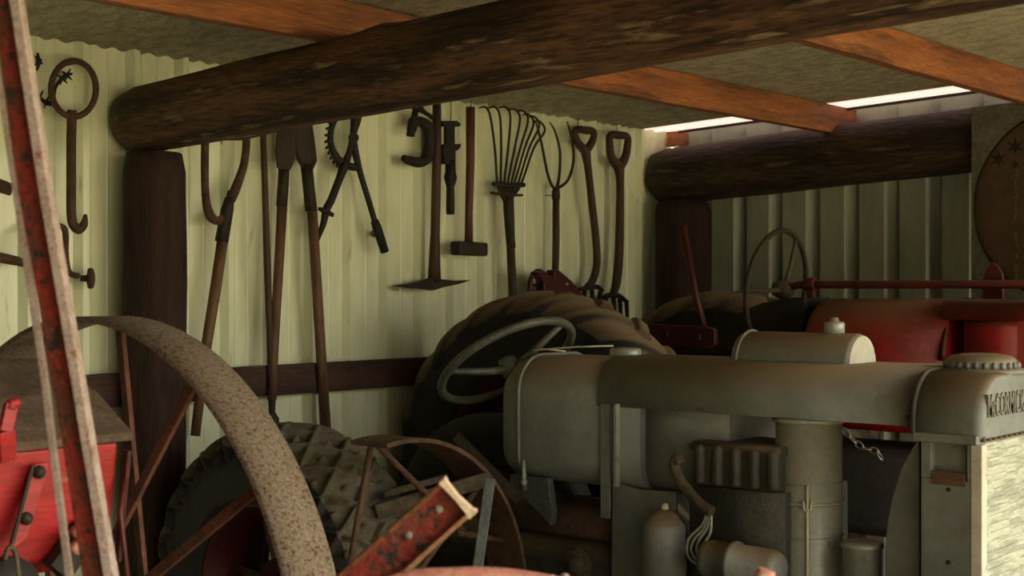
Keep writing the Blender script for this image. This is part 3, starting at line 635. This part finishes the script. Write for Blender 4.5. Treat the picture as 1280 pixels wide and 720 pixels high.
# bolted flange under the nose, radiator side channel, core
part(MB().box((GS*-1, (yn0+yn1)/2-.02, 1.120), (.53, abs(yn1-yn0)+.03, .024)), 'flange', m_grey, gt, .004)
mb = MB()
for k in range(14):
    part(MB().lathe([(.001, 0), (.008, 0), (.008, .008), (.001, .010)], V((-2.955+k*.036, yn1-.036, 1.122)), (0, -1, 0), 6), 'flange_bolt', m_rustpatch, gt)
yc0 = yat(1151, 2.97); yc1 = yat(1214, 2.97)
mb = MB(); ym = (yc0+yc1)/2; dy = abs(yc1-yc0)
zt = 1.108; zw1 = onx(1185, 548, 2.97).z; zw0 = onx(1185, 600, 2.97).z
mb.box((-2.955, ym, (zw0+.25)/2), (.03, dy, zw0-.25))                          # channel below the window
mb.box((-2.955, yc0-.014, (zw0+zt)/2), (.03, .028, zt-zw0)); mb.box((-2.955, yc1+.006, (zw0+zt)/2), (.03, .012, zt-zw0))
chn = part(mb, 'side_channel', m_grey, gt, .003)
part(MB().box((-2.485, ym, (zt+.25)/2), (.03, dy, zt-.25)), 'side_channel', m_grey, gt, .003)
part(MB().box((-2.945, ym, (zw0+zt)/2), (.006, dy-.004, zt-zw0)), 'window_plate', m_grey, chn)
mb = MB().box((-2.9715, ym-.008, zw0+.004), (.003, dy-.045, .034)); part(mb, 'rust_lip', m_rustpatch, chn, .001)
mb = MB()
for x, y in ((1186, 612), (1186, 703)): p = onx(x, y, 2.97); mb.lathe([(.001, .003), (.006, .003), (.006, -.002), (.001, -.002)], p, (-1, 0, 0), 8)
part(mb, 'bolt_holes', m_black, chn)
part(MB().box((-2.955, yc1-.014, (zt+.25)/2), (.034, .03, zt-.25)), 'front_flange', m_pale, gt, .003)
part(MB().box((-2.485, yc1-.014, (zt+.25)/2), (.034, .03, zt-.25)), 'front_flange', m_pale, gt, .003)
mb = MB(); z = .28
core_v = []; nz_ = int((zt-.28)/.0055); nx_ = 30
vs_ = []; fs = []
for i in range(nz_+1):
    for j in range(nx_+1):
        x = -2.938+.436*j/nx_; zz = .28+(zt-.28)*i/nz_
        wob = .010*noise.noise(V((x*9, zz*6, 1)))
        vs_.append(V((x, yc1-.010-.004*(1 if int((zz+wob)/.011) % 2 else 0)-.003*noise.noise(V((x*14, zz*30, 4))), zz)))
for i in range(nz_):
    for j in range(nx_): a = i*(nx_+1)+j; fs.append((a, a+1, a+nx_+2, a+nx_+1))
mb.add(vs_, fs, False); mb.box((-2.72, yc1+.03, (.28+zt)/2), (.436, .06, zt-.29)); part(mb, 'radiator_core', m_core, gt)
# fan shroud
pts = [(1149, 548), (1140, 560), (1126, 585), (1115, 620), (1108, 655), (1105, 690), (1106, 740), (1149, 740)]
mb = MB().prism([onx(x, y, 2.93) for x, y in pts], (.42, 0, 0)); part(mb, 'fan_shroud', m_grey, gt, .006)
# engine
yb0 = yat(861, 2.99); yb1 = yat(966, 2.99)
part(hull(-2.97, -2.70, onx(900, 566, 2.98).z, onx(900, 556, 2.98).z, .02, yb0+.01, yb1-.01, crown=.006), 'valve_cover', m_greydk, gt)
mb = MB(); zt_ = onx(900, 560, 2.99).z; zb_ = onx(900, 610, 2.99).z
mb.box((-2.90, (yb0+yb1)/2, (zt_+zb_)/2), (.14, abs(yb1-yb0), zt_-zb_)); 
for k in range(5):
    yy = yb0+(yb1-yb0)*(k+.4)/4.6; mb.lathe([(.001, 0), (.019, 0), (.019, zt_-zb_-.01), (.001, zt_-zb_)], V((-2.965, yy, zb_+.004)), (0, 0, 1), 12)
part(mb, 'cylinder_head', m_greydk, gt, .008)
part(hull(-2.955, -2.58, .45, zb_-.004, .01, yb0+.02, yb1-.02, rb=.01), 'engine_block', m_greydk, gt)
# oil bath cylinder
cyl = onx(1011, 640, 2.83); zc1 = 1.138
o = part(MB().lathe([(.001, 0), (.092, 0), (.094, .02), (.094, zc1-.50), (.001, zc1-.50)], V((-2.83, cyl.y, .50)), (0, 0, 1), 36), 'air_cleaner', m_zinc, gt)
mb = MB(); zz = onx(1011, 607, 2.92).z
mb.lathe([(.095, 0), (.099, 0), (.099, .004), (.095, .004)], V((-2.83, cyl.y, zz)), (0, 0, 1), 36); zz2 = onx(1011, 632, 2.92).z
mb.lathe([(.095, -.003), (.1005, -.003), (.1005, .004), (.095, .004)], V((-2.83, cyl.y, zz2)), (0, 0, 1), 36); zz3 = onx(1011, 675, 2.92).z
mb.lathe([(.095, 0), (.098, 0), (.098, .003), (.095, .003)], V((-2.83, cyl.y, zz3)), (0, 0, 1), 36); part(mb, 'clamp_ring', m_zinc, o)
mb = MB(); c0 = V((-2.83, cyl.y, 0)); tocam = (CAM-c0); tocam.z = 0; tocam.normalize(); side = V((-tocam.y, tocam.x, 0))
pf = c0+tocam*.099+side*-.004
mb.tube([V((pf.x, pf.y, zz+.0)), V((pf.x, pf.y, .5))], .004, 6); mb.tube([V((pf.x, pf.y, zz2+.012))+side*.012, V((pf.x, pf.y, zz2-.012))+side*.008+tocam*.004, V((pf.x, pf.y, zz2-.014))-side*.008+tocam*.004, V((pf.x, pf.y, zz2+.012))-side*.012], .004, 6)
part(mb, 'clamp_hook', m_pale, o)
part(MB().lathe([(.001, -.012), (.105, -.012), (.100, 0), (.001, 0)], V((-2.83, cyl.y, zc1)), (0, 0, 1), 36), 'collar', m_zinc, o)
# oil filter
f0 = onx(831, 640, 2.965); zf = onx(831, 657, 2.965).z
part(MB().lathe([(.001, 0), (.066, 0), (.066, zf-.5), (.060, zf-.49), (.036, zf-.463), (.016, zf-.452), (.001, zf-.45)], V((-2.965, f0.y, .5)), (0, 0, 1), 30), 'oil_filter', m_grey, gt)
part(MB().lathe([(.001, 0), (.011, 0), (.012, .012), (.008, .022), (.001, .023)], V((-2.965, f0.y, zf+.044)), (0, 0, 1), 12), 'filter_nut', m_pale, gt)
# pipes, leads, generator
part(MB().tube([onx(*q_, 3.01) for q_ in smooth_pts([(850, 580), (846, 573), (843, 583), (852, 603), (868, 623), (880, 634), (890, 640)], 4)], .0165, 10), 'coolant_pipe', m_timber, gt)
for k, q_ in enumerate(([(884, 640), (878, 656), (862, 672), (859, 690), (866, 702), (880, 706)], [(885, 642), (880, 660), (868, 674), (864, 688), (872, 700), (884, 704)], [(887, 642), (884, 660), (874, 675), (871, 690), (878, 700)], [(889, 644), (888, 665), (880, 680), (878, 694), (886, 704)])):
    part(MB().tube([onx(*p_, 3.01) for p_ in smooth_pts(q_, 4)], .0045, 6), 'ignition_lead', m_zinc, gt)
c = onx(925, 706, 3.02); c.x += .01
part(MB().lathe([(.001, .12), (.05, .12), (.055, .10), (.055, .03), (.062, .03), (.062, .015), (.055, .015), (.055, -.10), (.045, -.12), (.001, -.12)], c, (0, 1, .02), 24), 'generator', m_grey, gt)
c = onx(1078, 679, 2.88); part(MB().lathe([(.001, -.3), (.05, -.3), (.052, -.012), (.058, -.01), (.058, .0), (.048, .006), (.02, .006), (.001, .004)], c, (0, 0, 1), 24), 'breather_can', m_zinc, gt)
part(MB().bar(onx(692, 645, 2.80), onx(800, 655, 2.80), .014, .01), 'control_rod', m_timber, gt)
# transmission, rear axle and wheels, front axle
part(hull(-2.86, -2.52, .42, .70, .09, -.62, yat(800, 2.9)-.1, rb=.05), 'transmission', m_greydk, gt)
part(hull(-2.86, -2.58, .70, .80, .05, -1.15, -1.7, rb=.02), 'gear_cover', mat('brown_housing', (.085, .05, .032), (.05, .03, .02), rough=.8, scale=6), gt)
part(MB().lathe([(.001, -.02), (.05, -.02), (.055, 0), (.04, .012), (.02, .014), (.02, .03), (.001, .03)], onx(722, 706, 2.93), (-1, 0, 0), 18), 'clutch_cap', m_timber, gt)
part(MB().lathe([(.001, -.75), (.05, -.75), (.055, -.1), (.09, 0), (.09, .3), (.001, .3)], (-2.72, -.81, .535), (1, 0, 0), 20), 'rear_axle', m_reddk, gt)
wheel(gt, 'rear_wheel', (-3.44, -.81, .535), .510, .35, .28, diamond(24, .026, .15), m_tyre2, m_reddk, 6, 560)
wheel(gt, 'rear_wheel', (-2.42, -.81, .535), .500, .14, .30, lambda *a: 0, m_black, m_reddk, 6, 96)
mb = MB().tube([V((-3.15, -2.75, .30)), V((-2.72, -2.75, .42)), V((-2.3, -2.75, .30))], .035, 10); part(mb, 'front_axle', m_reddk, gt)
for sx_ in (-3.15, -2.3):
    w_ = part(MB().lathe([(.20, -.05), (.23, -.05), (.23, .05), (.20, .05), (.20, -.05)], (sx_, -2.75, .30), (1, 0, 0), 24), 'front_wheel', m_reddk, gt)
    part(tyre_mb((sx_, -2.75, .30), .30, .12, .20, lambda *a: 0, 48, 20), 'tyre', m_tyre, w_)
    part(MB().lathe([(.001, -.05), (.05, -.05), (.21, -.01), (.21, .01), (.05, .05), (.001, .05)], (sx_, -2.75, .30), (1, 0, 0), 20), 'wheel_disc', m_reddk, w_)
# steering wheel
wc = onz(634, 452, 4.72)
nn = (RGT*-.41+UP*.81+FWD*.42).normalized()
steering(gt, wc, nn, .240, .0145, mat('steering_grey', (.095, .10, .08), (.07, .075, .06), rough=.5, scale=9), 3, .035, None, math.radians(20))
part(MB().tube([wc-nn*.05, wc-nn*.3, V((-2.72, -1.42, .80))], .014, 8), 'steering_column', m_greydk, gt)
part(MB().bar(onz(570, 545, 4.55), onz(650, 625, 4.5), .03, .02), 'side_lever', m_iron, gt)

# chain hanging on the red tractor side
r = thing('hook_chain', 'short bright chain seen under the grey hood against the red tractor', 'chain', onx(1075, 570, 1.72))
prev = [(1054, 536), (1062, 546), (1070, 553), (1078, 560), (1088, 562), (1097, 565), (1102, 574)]
for i in range(len(prev)-1):
    a = onx(*prev[i], 1.72); b = onx(*prev[i+1], 1.72); d = (b-a).normalized(); s_ = V((1, 0, 0)) if i % 2 else V((0, .6, .8)); s_ = (s_-d*s_.dot(d)).normalized()
    L = (b-a).length*.62; c = (a+b)/2
    part(MB().tube([c+d*L*math.cos(q_)+s_*.011*math.sin(q_) for q_ in [2*PI*k/14 for k in range(14)]], .0035, 6, closed=True), 'chain_link', m_chain, r)

# ------------------------------------------------------------------ plain steel wheel and scrap behind the diamond tyre
C2 = V((-3.53, -1.38, .535))
r = thing('scrap_wheel', 'curved brown section of spoked steel wheel between the diamond tyre and grey tractor', 'wheel', (C2.x, C2.y, 0))
S = []
for i in range(41):
    a = math.radians(-10+94*i/40); d = V((math.sin(a), 0, math.cos(a))); S.append([C2+d*rr+V((0, yy, 0)) for rr, yy in ((.522, -.075), (.535, -.075), (.535, .075), (.522, .075))])
part(MB().rings(S, smooth=False), 'rim', m_rust, r)
part(MB().lathe([(.001, -.09), (.045, -.09), (.045, .09), (.001, .09)], C2, (0, 1, 0), 18), 'hub', m_rust, r)
for a, tx in ((-9, -.24), (-7, .34), (72, .30), (48, -.02)):
    a = math.radians(a); d = V((math.sin(a), 0, math.cos(a)))
    b = C2+V((tx*.9, -.01, .02 if tx < .3 else .22))
    part(MB().tube([C2+d*.525, b], .010, 7), 'spoke', m_rust, r)
part(MB().box(C2+V((.42, 0, -.285)), (.28, .12, .5)), 'foot_block', m_black, r, .01)
tag(MB().bar(onz(613, 598, 4.02), onz(590, 760, 3.95), .03, .012, RGT).build('flat_iron_bar', m_blue, bevel=.002), 'upright blue-grey flat steel bar beside the end of the red channel bar', 'bar')
mb = MB().bar(onz(470, 640, 4.22), onz(612, 598, 4.30), .045, .02)
tag(mb.build('wooden_plank', m_timber, bevel=.003), 'old timber slat lying across the brown spoked wheel', 'plank', 'old slats')
mb = MB().bar(onz(480, 618, 4.27), onz(560, 596, 4.3), .02, .02)
tag(mb.build('wooden_plank', m_timber, bevel=.003), 'thin upper timber slat just above the wider one on the brown wheel', 'plank', 'old slats')

# ------------------------------------------------------------------ board with brown disc, right edge
bs = .36
r = thing('sheet_panel', 'grey board with a big brown disc and star shapes at the right edge', 'panel', onx(1260, 380, bs))
a = onx(1214, 134, bs); b = onx(1214, 460, bs)
yl = a.y; wid = .95
mb = MB().box((-bs+.008, yl-wid/2, (a.z+b.z)/2), (.016, wid, a.z-b.z)); part(mb, 'board', m_panel, r, .003)
dc = onx(1338, 255, bs); dr = (onx(1338, 255, bs)-onx(1217, 255, bs)).length; 
part(MB().lathe([(.001, .010), (dr*.9, .009), (dr*.97, .006), (dr, 0), (.001, 0)], V((-bs-.001, dc.y, dc.z)), (-1, 0, 0), 56), 'disc', m_disc, r)
def star(px, py, k=1.0):
    p = onx(px, py, bs+.012); mb = MB(); pts = []
    for i in range(12):
        a_ = PI/2+2*PI*i/12; rr = (.042 if i % 2 == 0 else .014)*k; pts.append(p+V((0, -rr*math.cos(a_), rr*math.sin(a_))))
    mb.prism(pts, (.004, 0, 0)); part(mb, 'star_shape', m_black, r)
star(1248, 199); star(1269, 183); star(1269, 206, .6)
random.seed(3)
mb = MB()
yy = 212
while yy < 346:
    h_ = random.choice((4, 5, 6)); 
    if not (272 < yy < 286 or 306 < yy < 312 or 322 < yy < 327):
        p = onx(1270, yy, bs+.0125); p2 = onx(1270+random.choice((-2, 0, 2)), yy+h_, bs+.0125)
        mb = MB().bar(p, p2, .008, .002, V((0, 1, 0)))
        if random.random() < .6: mb.bar(p+V((0, .010, 0)), p+V((0, -.010, 0)), .005, .002)
        part(mb, 'worn_letter', m_panel, r)
    yy += h_+2
part(MB().bar(V((-bs+.02, yl-.1, a.z-.05)), V((-.27, yl-.1, a.z-.05)), .03, .03), 'hanging_bracket', m_iron, r)
part(MB().bar(V((-bs+.02, yl-.6, a.z-.05)), V((-.27, yl-.6, a.z-.05)), .03, .03), 'hanging_bracket', m_iron, r)

# ------------------------------------------------------------------ seed drill with big spoked steel wheel, left foreground
C = V((-4.69, -1.66, .72))
dr_ = thing('seed_drill', 'red seed drill box with dusty lid and tall rusty spoked wheel', 'seed drill', (-5.0, -1.8, 0))
rimm = part(MB().lathe([(.712, -.06), (.724, -.06), (.7245, 0), (.724, .06), (.712, .06), (.7115, 0), (.712, -.06)], C, (1, 0, 0), 110), 'wheel_rim', m_rim, dr_)
part(MB().lathe([(.001, -.13), (.045, -.13), (.085, -.12), (.085, -.10), (.05, -.08), (.05, .08), (.085, .10), (.085, .12), (.045, .13), (.001, .13)], C, (1, 0, 0), 24), 'wheel_hub', m_rimdk, dr_)
for k in range(15):
    a = math.radians(5.3+24*k); d = V((0, -math.sin(a), math.cos(a))); sg = .11 if k % 3 == 0 else -.11
    part(MB().bar(C+d*.712, C+d*.07+V((sg, 0, 0)), .021, .011, V((0, d.z, -d.y))), 'wheel_spoke', m_rimdk, dr_)
bx0, bx1, bt = -6.15, -4.905, 2.04
zl = ony(150, 543, bt).z; zb = ony(150, 690, bt).z; zk = zl+.10
mb = MB().prism([V((bx1, -y_, z_)) for y_, z_ in ((bt, zl-.015), (bt-.03, zb), (bt-.16, zb-.05), (bt-.30, zb+.02), (bt-.30, zl+.10))], (bx0-bx1, 0, 0))
box = part(mb, 'seed_box', m_drill, dr_, .006)
mb = MB().prism([V((bx1+.02, -y_, z_)) for y_, z_ in ((bt+.02, zl-.012), (bt+.02, zl+.004), (bt-.10, zl+.075), (bt-.30, zl+.135), (bt-.31, zl+.12), (bt-.10, zl+.055))], (bx0-bx1-.03, 0, 0))
part(mb, 'lid', m_lid, dr_, .003)
part(MB().bar(V((bx1+.012, -bt-.012, zl-.03)), V((bx1+.012, -bt+.02, zb-.02)), .014, .008, V((0, 1, 0))), 'corner_iron', m_reddk, dr_)
Y1 = bt+.012
mb = MB().prism([ony(x, y, Y1) for x, y in ((44, 580), (62, 578), (56, 600), (34, 672), (12, 690), (14, 676))], (0, .006, 0)); s1 = part(mb, 'strap', m_drill, dr_, .001)
mb = MB().bar(ony(41, 582, Y1+.004), ony(15, 680, Y1+.004), .006, .004, V((1, 0, 0))); part(mb, 'strap_slot', m_black, s1)
mb = MB()
for x, y in ((48, 590), (32, 648)): part(MB().lathe([(.001, 0), (.012, 0), (.012, .006), (.006, .012), (.001, .014)], ony(x, y, Y1), (0, -1, 0), 8), 'bolt', m_iron, s1)
mb = MB().bar(ony(14, 505, bt+.03), ony(6, 540, bt+.035), .024, .012, V((1, 0, 0))); mb.bar(ony(7, 538, bt+.035), ony(9, 575, bt+.02), .03, .014, V((1, 0, 0))); mb.tube([ony(22, 503, bt+.03), ony(14, 505, bt+.03), ony(12, 512, bt+.03)], .011, 8); part(mb, 'latch_lever', m_drill, dr_, .002)
part(MB().tube([ony(x, y, bt+.02) for x, y in smooth_pts([(6, 700), (9, 688), (14, 684), (19, 692), (22, 712), (24, 740)], 4)], .005, 7), 'feed_chain', m_wire, dr_)
part(MB().lathe([(.001, -.012), (.055, -.012), (.055, .012), (.001, .012)], ony(10, 735, bt+.01), (0, 1, 0), 14), 'gear', m_black, dr_)
mb = MB(); 
for x, y in ((94, 664), (98, 676), (92, 684)): mb.lathe([(.001, 0), (.012, 0), (.012, .016), (.001, .018)], ony(x, y, bt+.03), (0, -1, 0), 8)
part(mb, 'feed_bolts', m_pink, dr_)
part(MB().bar(ony(70, 715, bt), ony(110, 660, bt), .05, .03, V((1, 0, 0))), 'feed_arm', m_black, dr_)
part(MB().tube([V((bx1+.02, -bt+.0, zl-.07)), ony(150, 640, bt+.03), ony(161, 735, bt+.05), V((-4.86, -1.95, .72))], .0055, 8), 'stay_rod', m_rodred, dr_)
mb = MB().tube([V((-6.2, -1.66, .72)), V((-4.6, -1.66, .72))], .022, 10); part(mb, 'axle', m_rimdk, dr_)
for x in (-4.97, -5.9): part(MB().bar(V((x, -1.82, zb-.04)), V((x, -1.66, .72)), .05, .015, V((0, 1, 0))), 'box_bracket', m_reddk, dr_)
part(MB().bar(V((-6.05, -1.66, .72)), V((-6.05, -1.66, .0)), .05, .03, V((0, 1, 0))), 'stand', m_reddk, dr_)

# ------------------------------------------------------------------ near implement: leaning iron, drilled channel bar, salmon rail
ZF = 1.85
im = thing('implement_frame', 'rusty red implement frame nearest the camera with leaning iron and drilled channel', 'implement', V((onz(254, 0, ZF).x, onz(254, 0, ZF).y, 0)))
def bent(pts, Z, wid, dpt, name, mt_, off=V((0, 0, 0)), bev=.0015):
    mb = MB(); Q = [onz(x, y, Z)+off for x, y in pts]; R_ = []
    for i, p in enumerate(Q):
        t = (Q[min(i+1, len(Q)-1)]-Q[max(i-1, 0)]).normalized(); xdir = (RGT*1.0-t*RGT.dot(t)).normalized(); yd = t.cross(xdir)
        R_.append([p+xdir*(wid/2*a)+yd*(dpt/2*b) for a, b in ((-1, -1), (1, -1), (1, 1), (-1, 1))])
    mb.rings(R_, smooth=False); return part(mb, name, mt_, im, bev)
foot = (254, 363+1.5*FPX/ZF)
web = bent([(-7, -90), (6, 0), (40, 240), (82, 480), (95, 560), (119, 720), foot], ZF, .033, .005, 'leaning_iron', m_rustred)
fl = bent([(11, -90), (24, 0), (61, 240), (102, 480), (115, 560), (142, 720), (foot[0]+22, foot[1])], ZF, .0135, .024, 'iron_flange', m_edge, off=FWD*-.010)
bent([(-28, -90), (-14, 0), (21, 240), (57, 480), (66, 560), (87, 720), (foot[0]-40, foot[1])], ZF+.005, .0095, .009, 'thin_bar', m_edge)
# drilled channel
E0 = onz(568, 624, ZF); E1 = onz(147, 1000, ZF); ax = (E1-E0).normalized(); up_ = (UP-ax*UP.dot(ax)).normalized(); nf = ax.cross(up_)
if nf.dot(FWD) > 0: nf = -nf
chw = .050
def chan(a0, a1, h0, h1, d0, d1, name, mt_, par=None, bev=.001):
    mb = MB(); pts = [E0+ax*a_+up_*h_+nf*d_ for a_ in (a0, a1) for h_ in (h0, h1) for d_ in (d0, d1)]
    mb.add(pts, [(0, 1, 3, 2), (4, 6, 7, 5), (0, 4, 5, 1), (2, 3, 7, 6), (0, 2, 6, 4), (1, 5, 7, 3)], False); return part(mb, name, mt_, par or im, bev)
L_ = (E1-E0).length
cb = chan(0, L_, -chw/2, chw/2, -.004, 0, 'channel_bar', m_rustred)
chan(0, L_, chw/2-.002, chw/2+.004, -.004, .014, 'channel_lip', m_rustbrown, cb)
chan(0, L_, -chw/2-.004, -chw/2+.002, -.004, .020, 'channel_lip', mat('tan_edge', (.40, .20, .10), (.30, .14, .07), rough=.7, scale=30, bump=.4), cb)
mb = MB(); S_ = []
for h_, w__ in ((-.031, .010), (-.024, .007), (0, .0045), (.024, .006), (.031, .008)):
    S_.append([E0+ax*(-.004+a_)+up_*h_+nf*d_ for a_, d_ in ((-w__, -.006), (-w__, .020), (w__*.5, .020), (w__*.5, -.006))])
mb.rings(S_, smooth=False); part(mb, 'cut_end', mat('painted_lit_end', (.70, .56, .40), (.6, .45, .3), rough=.6, scale=30), cb, .001)  # light falling on the cut end is put into its cream colour
for x, y in ((549, 636), (511, 669)):
    p = onz(x, y, ZF); k = (p-E0).dot(ax); h_ = (p-E0).dot(up_); p = E0+ax*k+up_*h_
    part(MB().lathe([(.001, 0), (.0052, 0), (.0052, .003), (.001, .003)], p, nf, 14), 'drilled_hole', mat('light_hole', (.45, .45, .36), rough=.6), cb)  # pale discs paint the light seen through the holes
# salmon rail and red tip, low foreground
mb = MB(); mb.tube([onz(x, y, ZF-.1) for x, y in smooth_pts([(440, 760), (500, 728), (560, 722), (620, 722), (680, 730), (730, 745), (770, 790)], 4)], .013, 12); part(mb, 'salmon_rail', m_pink, im)
mb = MB()
for x, y, rr in ((652, 720, 5), (672, 717, 6), (690, 719, 5), (706, 718, 6)): mb.ball(onz(x, y+3, ZF-.1), m(rr, onz(x, y, ZF-.1)), 8, (1.2, 1, .8))
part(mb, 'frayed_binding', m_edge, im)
mb = MB().tube([onz(958, 712, ZF-.1), onz(952, 735, ZF-.1), onz(930, 900, ZF-.1)], [.011, .017, .018], 12); part(mb, 'red_lever_tip', m_pink, im)
fz = lambda x, Z: V((onz(x, 0, Z).x, onz(x, 0, Z).y, .03))
A0 = fz(254, ZF); A1 = fz(930, ZF-.1); part(MB().bar(A0, A1, .06, .04), 'base_bar', m_rustbrown, im)
part(MB().tube([onz(930, 890, ZF-.1), A1], .018, 10), 'lever_post', m_rustbrown, im)
for x in (445, 768): part(MB().tube([onz(x, 770, ZF-.1), fz(x, ZF-.05)], .014, 10), 'rail_leg', m_rustbrown, im)
